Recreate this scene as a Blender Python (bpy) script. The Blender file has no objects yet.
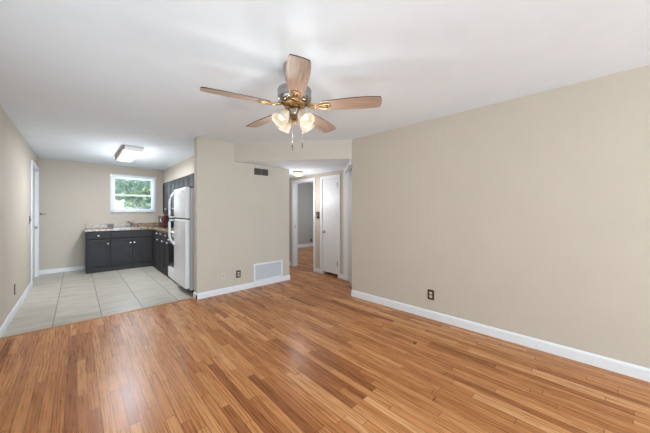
import bpy, bmesh, math, random
from mathutils import Vector, Matrix

# ------------------------------------------------------------------ camera, world, light, exposure
SC = bpy.context.scene
COL = SC.collection
random.seed(7)
PI = math.pi
YAW = math.radians(43.55)

cam_data = bpy.data.cameras.new('camera')
cam = bpy.data.objects.new('camera', cam_data)
COL.objects.link(cam)
cam_data.sensor_width = 36.0
cam_data.lens = 36.0 * 261.0 / 650.0
cam_data.shift_y = -(216.5 - 212.55) / 650.0
cam_data.clip_start = 0.02
cam.location = (0, 0, 1.30)
cam.rotation_euler = (PI / 2, 0, -YAW)
SC.camera = cam

SC.view_settings.view_transform = 'Standard'
SC.view_settings.look = 'None'
SC.view_settings.gamma = 1.0
SC.view_settings.exposure = 0.28
SC.view_settings.use_curve_mapping = False

world = bpy.data.worlds.new('sky')
SC.world = world
world.use_nodes = True
wn = world.node_tree
bg = wn.nodes['Background']
bg.inputs['Color'].default_value = (0.72, 0.85, 1.0, 1)
bg.inputs['Strength'].default_value = 1.8

sun_d = bpy.data.lights.new('sun', 'SUN')
sun_d.energy = 6.5
sun_d.angle = math.radians(1.0)
sun_d.color = (1.0, 0.95, 0.86)
sun = bpy.data.objects.new('sun', sun_d)
COL.objects.link(sun)
sun.rotation_euler = Vector((0.25, 0.55, -0.8)).to_track_quat('-Z', 'Y').to_euler()

def area(name, loc, direction, sx, sy, energy, color=(1, 1, 1)):
    d = bpy.data.lights.new(name, 'AREA')
    d.shape = 'RECTANGLE'
    d.size = sx
    d.size_y = sy
    d.energy = energy
    d.color = color
    o = bpy.data.objects.new(name, d)
    COL.objects.link(o)
    o.location = loc
    o.rotation_euler = Vector(direction).to_track_quat('-Z', 'Y').to_euler()
    return o

# daylight through the sliding glass door behind the camera and the kitchen window, plus added fill lights
area('daylight_front', (1.35, -4.44, 1.15), (-0.26, 1, 0.10), 2.0, 1.8, 215, (0.70, 0.88, 1.0))
area('softbox_fill', (0.12, -0.30, 0.22), (0.05, 0.60, 0.80), 0.6, 0.5, 13, (0.76, 0.90, 1.0))  # added unseen softbox near the floor, throws the fan shadows onto the ceiling
area('side_fill', (-0.57, 1.9, 1.45), (1, 0, 0.1), 2.2, 1.4, 16, (0.68, 0.88, 1.0))  # added fill light at the left wall, which has no window there
area('daylight_kitchen', (1.05, 8.75, 1.95), (0, -1, -0.12), 1.5, 1.3, 50, (0.84, 0.92, 1.0))
area('bedroom_fill', (7.15, 5.9, 1.5), (-1, 0, 0), 1.2, 1.1, 30, (0.85, 0.93, 1.0))  # added fill light for the bedroom, no window behind it

# ------------------------------------------------------------------ materials
def new_mat(name):
    m = bpy.data.materials.new(name)
    m.use_nodes = True
    return m, m.node_tree.nodes, m.node_tree.links, m.node_tree.nodes['Principled BSDF']

def mat(name, color, rough=0.6, metal=0.0, noise=0.04, nscale=18.0, bump=0.0, bscale=150.0, spec=0.5, coat=0.0, emit=None, estr=0.0):
    m, N, L, b = new_mat(name)
    b.inputs['Roughness'].default_value = rough
    b.inputs['Metallic'].default_value = metal
    b.inputs['Specular IOR Level'].default_value = spec
    b.inputs['Coat Weight'].default_value = coat
    tc = N.new('ShaderNodeTexCoord')
    nt = N.new('ShaderNodeTexNoise')
    nt.inputs['Scale'].default_value = nscale
    nt.inputs['Detail'].default_value = 3
    L.new(tc.outputs['Object'], nt.inputs['Vector'])
    cr = N.new('ShaderNodeValToRGB')
    cr.color_ramp.elements[0].position = 0.3
    cr.color_ramp.elements[1].position = 0.7
    lo = [c * (1 - noise) for c in color]
    hi = [min(1, c * (1 + noise)) for c in color]
    cr.color_ramp.elements[0].color = (*lo, 1)
    cr.color_ramp.elements[1].color = (*hi, 1)
    L.new(nt.outputs['Fac'], cr.inputs['Fac'])
    L.new(cr.outputs['Color'], b.inputs['Base Color'])
    if bump > 0:
        n2 = N.new('ShaderNodeTexNoise')
        n2.inputs['Scale'].default_value = bscale
        L.new(tc.outputs['Object'], n2.inputs['Vector'])
        bp = N.new('ShaderNodeBump')
        bp.inputs['Strength'].default_value = bump
        bp.inputs['Distance'].default_value = 0.002
        L.new(n2.outputs['Fac'], bp.inputs['Height'])
        L.new(bp.outputs['Normal'], b.inputs['Normal'])
    if emit:
        b.inputs['Emission Color'].default_value = (*emit, 1)
        b.inputs['Emission Strength'].default_value = estr
    return m

M_WALL = mat('beige_wall_paint', (0.575, 0.512, 0.435), 0.75, noise=0.015, nscale=3, bump=0.15, bscale=120, spec=0.3)
M_BEDWALL = mat('grey_wall_paint', (0.42, 0.41, 0.385), 0.8, noise=0.015, nscale=3, bump=0.15, spec=0.3)
M_CEIL = mat('ceiling_paint', (0.81, 0.865, 0.92), 0.9, noise=0.012, nscale=6, bump=0.3, bscale=90, spec=0.2)
M_TRIM = mat('white_trim_paint', (0.80, 0.81, 0.83), 0.4, noise=0.01, spec=0.5)
M_DOOR = mat('white_door_paint', (0.76, 0.77, 0.79), 0.42, noise=0.012, nscale=4)
M_ENTRY = mat('pale_grey_door_paint', (0.62, 0.64, 0.64), 0.45, noise=0.015, nscale=4)
M_CAB = mat('charcoal_cabinet_paint', (0.042, 0.041, 0.044), 0.6, noise=0.10, nscale=9, bump=0.1, bscale=60, spec=0.2)
M_CABIN = mat('charcoal_cabinet_gap', (0.020, 0.020, 0.022), 0.7)
M_CHROME = mat('satin_nickel', (0.72, 0.71, 0.69), 0.22, metal=1.0, noise=0.03)
M_KNOB = mat('bright_nickel_knob', (0.86, 0.86, 0.85), 0.3, metal=0.6, noise=0.02)
M_FRIDGE = mat('white_enamel', (0.82, 0.83, 0.85), 0.25, noise=0.01, nscale=5, spec=0.5, coat=0.2)
M_GASKET = mat('grey_gasket', (0.16, 0.16, 0.17), 0.7)
M_BLACK = mat('black_enamel', (0.012, 0.012, 0.013), 0.2, noise=0.1)
M_BLKPL = mat('black_plastic', (0.02, 0.02, 0.02), 0.5, noise=0.1)
M_RED = mat('red_enamel', (0.17, 0.006, 0.009), 0.25, noise=0.05)
M_DARKGLASS = mat('dark_oven_glass', (0.03, 0.035, 0.035), 0.06, noise=0.1, spec=0.8)
M_BROWN = mat('dark_brown_plastic', (0.055, 0.028, 0.015), 0.35, noise=0.08)
M_IVORY = mat('ivory_plastic', (0.70, 0.62, 0.52), 0.4, noise=0.02)
M_ALMOND = mat('beige_plastic', (0.60, 0.54, 0.46), 0.4, noise=0.02)
M_GRILLE = mat('white_grille_metal', (0.66, 0.67, 0.69), 0.45, noise=0.02)
M_DUCT_CLOSET = mat('dark_duct_closet_shade', (0.045, 0.042, 0.038), 0.8)  # vent backing; also the closet walls, where the dark colour imitates shade
M_VENTSLAT = mat('grey_vent_slats', (0.20, 0.19, 0.18), 0.5, noise=0.08)
M_VINYL = mat('white_window_vinyl', (0.80, 0.82, 0.84), 0.4, noise=0.01)
M_BLIND = mat('white_blind_slats', (0.82, 0.83, 0.85), 0.5, noise=0.01)
M_STEEL = mat('stainless_steel', (0.45, 0.45, 0.45), 0.3, metal=1.0, noise=0.05)
M_BRONZE = mat('dark_bronze', (0.10, 0.075, 0.055), 0.35, metal=0.9, noise=0.1)
M_BRASS = mat('antique_brass', (0.55, 0.36, 0.18), 0.28, metal=1.0, noise=0.12, nscale=40)
M_PEWTER = mat('brushed_pewter', (0.42, 0.41, 0.40), 0.25, metal=1.0, noise=0.06)
M_SOIL = mat('lawn_grass', (0.06, 0.12, 0.03), 0.9, noise=0.4, nscale=4)
M_BARK = mat('tree_bark', (0.09, 0.07, 0.05), 0.9, noise=0.3, nscale=20)
M_THRESH = mat('light_oak_threshold', (0.50, 0.29, 0.15), 0.35, noise=0.12, nscale=25)
M_FIXWOOD = mat('brown_wood_end_trim', (0.20, 0.125, 0.075), 0.45, noise=0.15, nscale=25)
M_BADGE = mat('dark_badge', (0.05, 0.05, 0.055), 0.3)

def leaf_mat(name, c1, c2):
    m, N, L, b = new_mat(name)
    gi = N.new('ShaderNodeTexCoord')
    wn_ = N.new('ShaderNodeTexNoise')
    wn_.inputs['Scale'].default_value = 3.0
    wn_.inputs['Detail'].default_value = 5
    L.new(gi.outputs['Object'], wn_.inputs['Vector'])
    cr = N.new('ShaderNodeValToRGB')
    cr.color_ramp.elements[0].position = 0.38
    cr.color_ramp.elements[1].position = 0.62
    cr.color_ramp.elements[0].color = (*c1, 1)
    cr.color_ramp.elements[1].color = (*c2, 1)
    L.new(wn_.outputs['Fac'], cr.inputs['Fac'])
    L.new(cr.outputs['Color'], b.inputs['Base Color'])
    b.inputs['Roughness'].default_value = 0.45
    return m
M_LEAF = [leaf_mat('green_leaves', (0.05, 0.12, 0.05), (0.22, 0.34, 0.14)),
          leaf_mat('blue_green_leaves', (0.06, 0.15, 0.10), (0.25, 0.40, 0.28)),
          leaf_mat('olive_leaves', (0.10, 0.13, 0.04), (0.36, 0.34, 0.16))]

def glass_mat():
    m, N, L, b = new_mat('clear_window_glass')
    N.remove(b)
    out = [n for n in N if n.type == 'OUTPUT_MATERIAL'][0]
    t = N.new('ShaderNodeBsdfTransparent')
    t.inputs['Color'].default_value = (0.93, 0.96, 0.96, 1)
    g = N.new('ShaderNodeBsdfGlossy')
    g.inputs['Roughness'].default_value = 0.02
    mx = N.new('ShaderNodeMixShader')
    mx.inputs['Fac'].default_value = 0.06
    L.new(t.outputs[0], mx.inputs[1])
    L.new(g.outputs[0], mx.inputs[2])
    L.new(mx.outputs[0], out.inputs['Surface'])
    return m
M_GLASS = glass_mat()

def emit_mat(name, color, strength, base=(0.8, 0.78, 0.72)):
    m, N, L, b = new_mat(name)
    b.inputs['Base Color'].default_value = (*base, 1)
    b.inputs['Roughness'].default_value = 0.4
    b.inputs['Emission Color'].default_value = (*color, 1)
    b.inputs['Emission Strength'].default_value = strength
    return m
M_BULB = emit_mat('lit_bulb', (1.0, 0.94, 0.84), 1.6)
M_LENS = emit_mat('lit_acrylic_lens', (1.0, 0.90, 0.72), 0.62)
M_LENSEND = emit_mat('white_acrylic_lens_end', (1.0, 0.97, 0.92), 0.12, (0.75, 0.75, 0.75))
M_DOME = emit_mat('lit_glass_dome', (1.0, 0.78, 0.52), 0.5)
M_DOME2 = emit_mat('lit_bedroom_dome', (1.0, 0.96, 0.90), 2.0)

def shade_mat():
    m, N, L, b = new_mat('frosted_shade_glass')
    out = [n for n in N if n.type == 'OUTPUT_MATERIAL'][0]
    b.inputs['Base Color'].default_value = (0.50, 0.44, 0.355, 1)
    b.inputs['Roughness'].default_value = 0.35
    b.inputs['Emission Color'].default_value = (1.0, 0.86, 0.68, 1)
    b.inputs['Emission Strength'].default_value = 0.06
    t = N.new('ShaderNodeBsdfTranslucent')
    t.inputs['Color'].default_value = (0.72, 0.65, 0.55, 1)
    mx = N.new('ShaderNodeMixShader')
    mx.inputs['Fac'].default_value = 0.16
    L.new(b.outputs[0], mx.inputs[1])
    L.new(t.outputs[0], mx.inputs[2])
    L.new(mx.outputs[0], out.inputs['Surface'])
    return m
M_SHADE = shade_mat()

class NT:
    """small helper for math node chains"""
    def __init__(s, m):
        s.N = m.node_tree.nodes
        s.L = m.node_tree.links
    def math(s, op, a, b=None):
        n = s.N.new('ShaderNodeMath')
        n.operation = op
        for i, v in enumerate((a, b)):
            if v is None:
                continue
            if isinstance(v, (int, float)):
                n.inputs[i].default_value = v
            else:
                s.L.new(v, n.inputs[i])
        return n.outputs[0]
    def comb(s, x, y, z=0.0):
        n = s.N.new('ShaderNodeCombineXYZ')
        for i, v in enumerate((x, y, z)):
            if isinstance(v, (int, float)):
                n.inputs[i].default_value = v
            else:
                s.L.new(v, n.inputs[i])
        return n.outputs[0]
    def ramp(s, fac, stops):
        n = s.N.new('ShaderNodeValToRGB')
        e = n.color_ramp.elements
        while len(e) < len(stops):
            e.new(0.5)
        for el, (p, c) in zip(e, stops):
            el.position = p
            el.color = (*c, 1)
        s.L.new(fac, n.inputs['Fac'])
        return n.outputs['Color']
    def mixc(s, fac, a, b, mode='MIX'):
        n = s.N.new('ShaderNodeMix')
        n.data_type = 'RGBA'
        n.blend_type = mode
        if isinstance(fac, (int, float)):
            n.inputs['Factor'].default_value = fac
        else:
            s.L.new(fac, n.inputs['Factor'])
        for k, v in (('A', a), ('B', b)):
            sock = [i for i in n.inputs if i.name == k and i.type == 'RGBA'][0]
            if isinstance(v, tuple):
                sock.default_value = (*v, 1)
            else:
                s.L.new(v, sock)
        return [o for o in n.outputs if o.type == 'RGBA'][0]

def wood_floor_mat():
    m, N, L, b = new_mat('oak_strip_floor')
    T = NT(m)
    tc = N.new('ShaderNodeTexCoord')
    sp = N.new('ShaderNodeSeparateXYZ')
    L.new(tc.outputs['Object'], sp.inputs[0])
    X, Y = sp.outputs['X'], sp.outputs['Y']
    W = 0.0575
    xs = T.math('DIVIDE', X, W)
    row = T.math('FLOOR', xs)
    fx = T.math('FRACT', xs)
    w1 = N.new('ShaderNodeTexWhiteNoise')
    w1.noise_dimensions = '1D'
    L.new(row, w1.inputs['W'])
    off = T.math('MULTIPLY', w1.outputs['Value'], 13.7)
    w1b = N.new('ShaderNodeTexWhiteNoise')
    w1b.noise_dimensions = '1D'
    L.new(T.math('ADD', row, 311.3), w1b.inputs['W'])
    inv = T.math('ADD', T.math('MULTIPLY', w1b.outputs['Value'], 0.8), 0.95)
    # boards of uneven length: warp the coordinate with a low frequency noise per row
    ns = N.new('ShaderNodeTexNoise')
    ns.inputs['Scale'].default_value = 1.0
    L.new(T.comb(T.math('MULTIPLY', row, 7.31), T.math('MULTIPLY', Y, 0.9)), ns.inputs['Vector'])
    ys = T.math('ADD', T.math('ADD', T.math('MULTIPLY', Y, inv), off), T.math('MULTIPLY', ns.outputs['Fac'], 1.6))
    idx = T.math('FLOOR', ys)
    fy = T.math('FRACT', ys)
    w2 = N.new('ShaderNodeTexWhiteNoise')
    w2.noise_dimensions = '2D'
    L.new(T.comb(row, idx), w2.inputs['Vector'])
    r1 = w2.outputs['Value']
    sc = N.new('ShaderNodeSeparateColor')
    L.new(w2.outputs['Color'], sc.inputs[0])
    r2 = sc.outputs['Green']
    base = T.ramp(r1, [(0.0, (0.30, 0.105, 0.035)), (0.09, (0.43, 0.165, 0.056)), (0.38, (0.535, 0.227, 0.082)),
                       (0.70, (0.59, 0.265, 0.100)), (0.92, (0.65, 0.315, 0.130)), (1.0, (0.70, 0.365, 0.165))])
    # fine grain, stretched along the board
    g1 = N.new('ShaderNodeTexNoise')
    g1.inputs['Scale'].default_value = 1.0
    g1.inputs['Detail'].default_value = 5
    g1.inputs['Roughness'].default_value = 0.62
    L.new(T.comb(T.math('MULTIPLY', X, 110), T.math('ADD', T.math('MULTIPLY', Y, 4), T.math('MULTIPLY', r2, 90)), T.math('MULTIPLY', r1, 40)), g1.inputs['Vector'])
    grain = T.ramp(g1.outputs['Fac'], [(0.28, (0.50, 0.43, 0.37)), (0.44, (0.86, 0.84, 0.82)), (0.56, (1.04, 1.04, 1.04)), (0.78, (1.22, 1.22, 1.22))])
    # cathedral figure: distorted bands
    wv = N.new('ShaderNodeTexWave')
    wv.wave_type = 'BANDS'
    wv.bands_direction = 'X'
    wv.inputs['Scale'].default_value = 1.0
    wv.inputs['Distortion'].default_value = 9.0
    wv.inputs['Detail'].default_value = 2.0
    wv.inputs['Detail Scale'].default_value = 0.8
    L.new(T.comb(T.math('ADD', T.math('MULTIPLY', X, 14), T.math('MULTIPLY', r2, 50)), T.math('ADD', T.math('MULTIPLY', Y, 1.3), T.math('MULTIPLY', r1, 70)), 0.0), wv.inputs['Vector'])
    fig = T.ramp(wv.outputs['Fac'], [(0.0, (0.58, 0.50, 0.44)), (0.22, (0.90, 0.88, 0.86)), (0.5, (1.02, 1.02, 1.02)), (1.0, (1.10, 1.10, 1.10))])
    c = T.mixc(0.85, base, grain, 'MULTIPLY')
    figf = T.math('ADD', T.math('MULTIPLY', T.math('GREATER_THAN', r2, 0.72), 0.55), 0.22)
    c = T.mixc(figf, c, fig, 'MULTIPLY')
    g3 = N.new('ShaderNodeTexNoise')
    g3.inputs['Scale'].default_value = 1.0
    g3.inputs['Detail'].default_value = 6
    g3.inputs['Roughness'].default_value = 0.7
    g3.inputs['Distortion'].default_value = 0.5
    L.new(T.comb(T.math('MULTIPLY', X, 42), T.math('ADD', T.math('MULTIPLY', Y, 3.2), T.math('MULTIPLY', r1, 60)), T.math('MULTIPLY', r2, 30)), g3.inputs['Vector'])
    c = T.mixc(0.5, c, T.ramp(g3.outputs['Fac'], [(0.28, (0.55, 0.46, 0.40)), (0.42, (0.85, 0.82, 0.79)), (0.52, (1.0, 1.0, 1.0)), (0.72, (1.18, 1.20, 1.22))]), 'MULTIPLY')
    # broad blotches of stain
    bl = N.new('ShaderNodeTexNoise')
    bl.inputs['Scale'].default_value = 0.8
    bl.inputs['Detail'].default_value = 3
    L.new(tc.outputs['Object'], bl.inputs['Vector'])
    c = T.mixc(0.6, c, T.ramp(bl.outputs['Fac'], [(0.3, (0.86, 0.83, 0.80)), (0.7, (1.08, 1.08, 1.08))]), 'MULTIPLY')
    ex = T.math('MINIMUM', fx, T.math('SUBTRACT', 1.0, fx))
    ey = T.math('MINIMUM', fy, T.math('SUBTRACT', 1.0, fy))
    gx = T.math('LESS_THAN', ex, 0.026)
    gy = T.math('LESS_THAN', ey, 0.0026)
    gap = T.math('MAXIMUM', gx, gy)
    c = T.mixc(T.math('MULTIPLY', gap, 0.85), c, (0.075, 0.028, 0.010))
    L.new(c, b.inputs['Base Color'])
    rr = T.math('ADD', T.math('MULTIPLY', g1.outputs['Fac'], 0.12), 0.22)
    L.new(rr, b.inputs['Roughness'])
    b.inputs['Specular IOR Level'].default_value = 0.20
    bp = N.new('ShaderNodeBump')
    bp.inputs['Strength'].default_value = 0.25
    bp.inputs['Distance'].default_value = 0.0015
    L.new(T.math('SUBTRACT', T.math('MULTIPLY', g1.outputs['Fac'], 0.3), gap), bp.inputs['Height'])
    L.new(bp.outputs['Normal'], b.inputs['Normal'])
    return m
M_WOOD = wood_floor_mat()

def tile_mat():
    m, N, L, b = new_mat('stone_look_tile')
    T = NT(m)
    tc = N.new('ShaderNodeTexCoord')
    sp = N.new('ShaderNodeSeparateXYZ')
    L.new(tc.outputs['Object'], sp.inputs[0])
    X, Y = sp.outputs['X'], sp.outputs['Y']
    xs = T.math('DIVIDE', T.math('ADD', X, 0.202 + 4.29), 0.429)
    fx = T.math('FRACT', xs)
    row = T.math('FLOOR', xs)
    ys = T.math('DIVIDE', T.math('ADD', Y, -6.87 + 7.8), 0.78)
    fy = T.math('FRACT', ys)
    idx = T.math('FLOOR', ys)
    w2 = N.new('ShaderNodeTexWhiteNoise')
    w2.noise_dimensions = '2D'
    L.new(T.comb(row, idx), w2.inputs['Vector'])
    base = T.ramp(w2.outputs['Value'], [(0, (0.435, 0.405, 0.35)), (1, (0.52, 0.485, 0.42))])
    n1 = N.new('ShaderNodeTexNoise')
    n1.inputs['Scale'].default_value = 1.0
    n1.inputs['Detail'].default_value = 5
    n1.inputs['Distortion'].default_value = 0.6
    L.new(T.comb(T.math('MULTIPLY', X, 3.0), T.math('ADD', T.math('MULTIPLY', Y, 11), T.math('MULTIPLY', w2.outputs['Value'], 30))), n1.inputs['Vector'])
    vein = T.ramp(n1.outputs['Fac'], [(0.32, (0.80, 0.79, 0.76)), (0.5, (1, 1, 1)), (0.7, (1.10, 1.10, 1.10))])
    c = T.mixc(0.9, base, vein, 'MULTIPLY')
    ex = T.math('MINIMUM', fx, T.math('SUBTRACT', 1.0, fx))
    ey = T.math('MINIMUM', fy, T.math('SUBTRACT', 1.0, fy))
    gx = T.math('LESS_THAN', ex, 0.0125)
    gy = T.math('MULTIPLY', T.math('LESS_THAN', ey, 0.006), 0.55)
    gap = T.math('MAXIMUM', gx, gy)
    c = T.mixc(T.math('MULTIPLY', gap, 0.85), c, (0.13, 0.115, 0.09))
    L.new(c, b.inputs['Base Color'])
    b.inputs['Roughness'].default_value = 0.38
    bp = N.new('ShaderNodeBump')
    bp.inputs['Strength'].default_value = 0.3
    bp.inputs['Distance'].default_value = 0.002
    bp.invert = True
    L.new(gap, bp.inputs['Height'])
    L.new(bp.outputs['Normal'], b.inputs['Normal'])
    return m
M_TILE = tile_mat()

def granite_mat():
    m, N, L, b = new_mat('speckled_granite')
    T = NT(m)
    tc = N.new('ShaderNodeTexCoord')
    n1 = N.new('ShaderNodeTexNoise')
    n1.inputs['Scale'].default_value = 28
    n1.inputs['Detail'].default_value = 6
    n1.inputs['Roughness'].default_value = 0.7
    L.new(tc.outputs['Object'], n1.inputs['Vector'])
    c = T.ramp(n1.outputs['Fac'], [(0.30, (0.06, 0.036, 0.022)), (0.43, (0.21, 0.145, 0.09)), (0.55, (0.36, 0.275, 0.18)), (0.70, (0.52, 0.44, 0.33))])
    v = N.new('ShaderNodeTexVoronoi')
    v.inputs['Scale'].default_value = 90
    L.new(tc.outputs['Object'], v.inputs['Vector'])
    c = T.mixc(0.4, c, v.outputs['Color'], 'SOFT_LIGHT')
    L.new(c, b.inputs['Base Color'])
    b.inputs['Roughness'].default_value = 0.22
    return m
M_GRANITE = granite_mat()

def blade_mat():
    m, N, L, b = new_mat('walnut_blade_veneer')
    T = NT(m)
    tc = N.new('ShaderNodeTexCoord')
    mp = N.new('ShaderNodeMapping')
    mp.inputs['Scale'].default_value = (5, 110, 20)
    L.new(tc.outputs['Object'], mp.inputs['Vector'])
    n1 = N.new('ShaderNodeTexNoise')
    n1.inputs['Scale'].default_value = 1.0
    n1.inputs['Detail'].default_value = 4
    L.new(mp.outputs[0], n1.inputs['Vector'])
    c = T.ramp(n1.outputs['Fac'], [(0.3, (0.24, 0.160, 0.115)), (0.55, (0.36, 0.250, 0.190)), (0.75, (0.46, 0.335, 0.260))])
    L.new(c, b.inputs['Base Color'])
    b.inputs['Roughness'].default_value = 0.35
    return m
M_BLADE = blade_mat()
M_BLADEEDGE = mat('dark_blade_edge', (0.045, 0.022, 0.015), 0.4, noise=0.1)

# ------------------------------------------------------------------ mesh helpers
def nb():
    return bmesh.new()

def box(bm, x0, x1, y0, y1, z0, z1, bevel=0.0, mi=0, M=None):
    vs = [bm.verts.new((x, y, z)) for z in (z0, z1) for y in (y0, y1) for x in (x0, x1)]
    idx = [(0, 2, 3, 1), (4, 5, 7, 6), (0, 1, 5, 4), (2, 6, 7, 3), (0, 4, 6, 2), (1, 3, 7, 5)]
    fs = [bm.faces.new([vs[i] for i in f]) for f in idx]
    for f in fs:
        f.material_index = mi
    if M is not None:
        for v in vs:
            v.co = M @ v.co
    if bevel > 0:
        es = list({e for f in fs for e in f.edges})
        r = bmesh.ops.bevel(bm, geom=es, offset=bevel, segments=3, affect='EDGES', profile=0.5)
        for f in r['faces']:
            f.material_index = mi
            f.smooth = True
    return bm

def prism(bm, pts, z0, z1, mi=0, M=None):
    lo = [bm.verts.new((p[0], p[1], z0)) for p in pts]
    hi = [bm.verts.new((p[0], p[1], z1)) for p in pts]
    n = len(pts)
    fs = [bm.faces.new(list(reversed(lo))), bm.faces.new(hi)]
    for i in range(n):
        fs.append(bm.faces.new([lo[i], lo[(i + 1) % n], hi[(i + 1) % n], hi[i]]))
    for f in fs:
        f.material_index = mi
    if M is not None:
        for v in lo + hi:
            v.co = M @ v.co
    return fs

def lathe(bm, prof, M=None, seg=28, mi=0, close=True):
    """prof: list of (r, z) revolved about Z, then transformed by M"""
    rings = []
    for r, z in prof:
        if r < 1e-6:
            rings.append([bm.verts.new((0, 0, z))])
        else:
            rings.append([bm.verts.new((r * math.cos(2 * PI * i / seg), r * math.sin(2 * PI * i / seg), z)) for i in range(seg)])
    for a, b_ in zip(rings[:-1], rings[1:]):
        for i in range(seg):
            j = (i + 1) % seg
            if len(a) == 1 and len(b_) == 1:
                continue
            if len(a) == 1:
                f = bm.faces.new([a[0], b_[j], b_[i]])
            elif len(b_) == 1:
                f = bm.faces.new([a[i], a[j], b_[0]])
            else:
                f = bm.faces.new([a[i], a[j], b_[j], b_[i]])
            f.smooth = True
            f.material_index = mi
    if M is not None:
        for rg in rings:
            for v in rg:
                v.co = M @ v.co
    return bm

def tube(bm, pts, r, seg=10, mi=0):
    pts = [Vector(p) for p in pts]
    rings = []
    rr = r if isinstance(r, (list, tuple)) else [r] * len(pts)
    up = Vector((0.13, 0.21, 1)).normalized()
    for i, p in enumerate(pts):
        a = pts[max(0, i - 1)]
        c = pts[min(len(pts) - 1, i + 1)]
        t = (c - a).normalized()
        if abs(t.dot(up)) > 0.95:
            u = t.cross(Vector((1, 0.1, 0))).normalized()
        else:
            u = t.cross(up).normalized()
        w = t.cross(u).normalized()
        rings.append([bm.verts.new(p + (u * math.cos(2 * PI * k / seg) + w * math.sin(2 * PI * k / seg)) * rr[i]) for k in range(seg)])
    for a, b_ in zip(rings[:-1], rings[1:]):
        for k in range(seg):
            f = bm.faces.new([a[k], a[(k + 1) % seg], b_[(k + 1) % seg], b_[k]])
            f.smooth = True
            f.material_index = mi
    f = bm.faces.new(list(reversed(rings[0])))
    f.material_index = mi
    f = bm.faces.new(rings[-1])
    f.material_index = mi
    return bm

def chain_loc(p):
    v = Vector((0, 0, 0))
    while p is not None:
        v = v + p.location
        p = p.parent
    return v

def obj(name, bm, m, parent=None):
    """world-space bmesh -> one mesh object (under parent when given)"""
    bmesh.ops.recalc_face_normals(bm, faces=bm.faces[:])
    if parent is not None:
        o0 = chain_loc(parent)
        loc = Vector((0, 0, 0))
    else:
        xs = [v.co.x for v in bm.verts]
        ys = [v.co.y for v in bm.verts]
        zs = [v.co.z for v in bm.verts]
        o0 = Vector(((min(xs) + max(xs)) / 2, (min(ys) + max(ys)) / 2, min(zs)))
        loc = o0.copy()
    for v in bm.verts:
        v.co -= o0
    me = bpy.data.meshes.new(name)
    bm.to_mesh(me)
    bm.free()
    for mm in (m if isinstance(m, (list, tuple)) else [m]):
        me.materials.append(mm)
    o = bpy.data.objects.new(name, me)
    COL.objects.link(o)
    o.location = loc
    if parent is not None:
        o.parent = parent
    return o

def worldobj(name, bm, m):
    """structure piece whose origin stays at the world origin (procedural coordinates = metres)"""
    bmesh.ops.recalc_face_normals(bm, faces=bm.faces[:])
    me = bpy.data.meshes.new(name)
    bm.to_mesh(me)
    bm.free()
    for mm in (m if isinstance(m, (list, tuple)) else [m]):
        me.materials.append(mm)
    o = bpy.data.objects.new(name, me)
    COL.objects.link(o)
    return o

def struct(name, bm, m, label=None, cat=None):
    o = worldobj(name, bm, m)
    o['kind'] = 'structure'
    if label:
        o['label'] = label
    if cat:
        o['category'] = cat
    return o

def thing(name, label, cat, loc=(0, 0, 0), group=None, kind=None):
    o = bpy.data.objects.new(name, None)
    COL.objects.link(o)
    o.empty_display_size = 0.1
    o.location = loc
    tag(o, label, cat, group, kind)
    return o

def tag(o, label, cat, group=None, kind=None):
    o['label'] = label
    o['category'] = cat
    if group:
        o['group'] = group
    if kind:
        o['kind'] = kind
    return o

def align(loc, direction):
    return Matrix.Translation(Vector(loc)) @ Vector(direction).normalized().to_track_quat('Z', 'Y').to_matrix().to_4x4()

# ------------------------------------------------------------------ dimensions
CH = 2.44           # ceiling
XL = -0.585         # left wall
YT = 4.25           # threshold line
YV = 4.15           # vent wall face
YK = 8.10           # kitchen back wall
XK = 2.00           # kitchen right wall
XC = 3.79           # hall back wall (closet + bedroom doors)
YB = -4.50          # front wall behind the camera
HH = 2.14           # hall ceiling

# ------------------------------------------------------------------ floors
bm = nb()
box(bm, XL - 0.12, 3.91, YB - 0.12, YT, -0.08, 0)
box(bm, 2.12, 3.91, YT, 6.2, -0.08, 0)
box(bm, 3.91, 7.4, 1.7, 7.8, -0.08, 0)
struct('floor', bm, M_WOOD, 'glossy honey oak strip floor running through living room and hall', 'floor')
bm = nb()
box(bm, XL - 0.12, 2.12, YT, YK + 0.12, -0.08, 0.0)
struct('floor', bm, M_TILE, 'pale grey stone look tile floor of the kitchen', 'floor')
bm = nb()
prof = [(0.0, 0.0), (0.012, 0.007), (0.030, 0.010), (0.048, 0.007), (0.06, 0.0)]
a = [bm.verts.new((XL + 0.015, YT - 0.03 + p[0], p[1])) for p in prof]
b2 = [bm.verts.new((1.30, YT - 0.03 + p[0], p[1])) for p in prof]
for i in range(4):
    bm.faces.new([a[i], a[i + 1], b2[i + 1], b2[i]]).smooth = True
bm.faces.new(a); bm.faces.new(list(reversed(b2)))
bm.faces.new([a[0], b2[0], b2[4], a[4]])
struct('trim_1', bm, M_THRESH, 'light oak threshold strip between wood floor and kitchen tile', 'threshold')

# ------------------------------------------------------------------ ceilings
bm = nb(); box(bm, XL - 0.12, 7.4, YB - 0.12, YK + 0.12, CH, CH + 0.1)
struct('ceiling', bm, M_CEIL, 'white ceiling over living room and kitchen', 'ceiling')
bm = nb()
hall_poly = [(1.88, YV), (3.11, 2.66), (3.23, 2.66), (3.23, 1.9), (XC, 1.9), (XC, 6.0), (2.99, 6.0), (2.99, YV)]
off = Vector((0.771, 0.637)) * 0.004
prism(bm, [(1.89, YV), (3.115, 2.667), (3.228, 2.667), (3.228, 1.9), (XC, 1.9), (XC, 6.0), (2.99, 6.0), (2.99, YV)], HH, HH + 0.02)
struct('ceiling', bm, M_CEIL, 'lower white ceiling of the hall beyond the angled header', 'ceiling')

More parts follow.
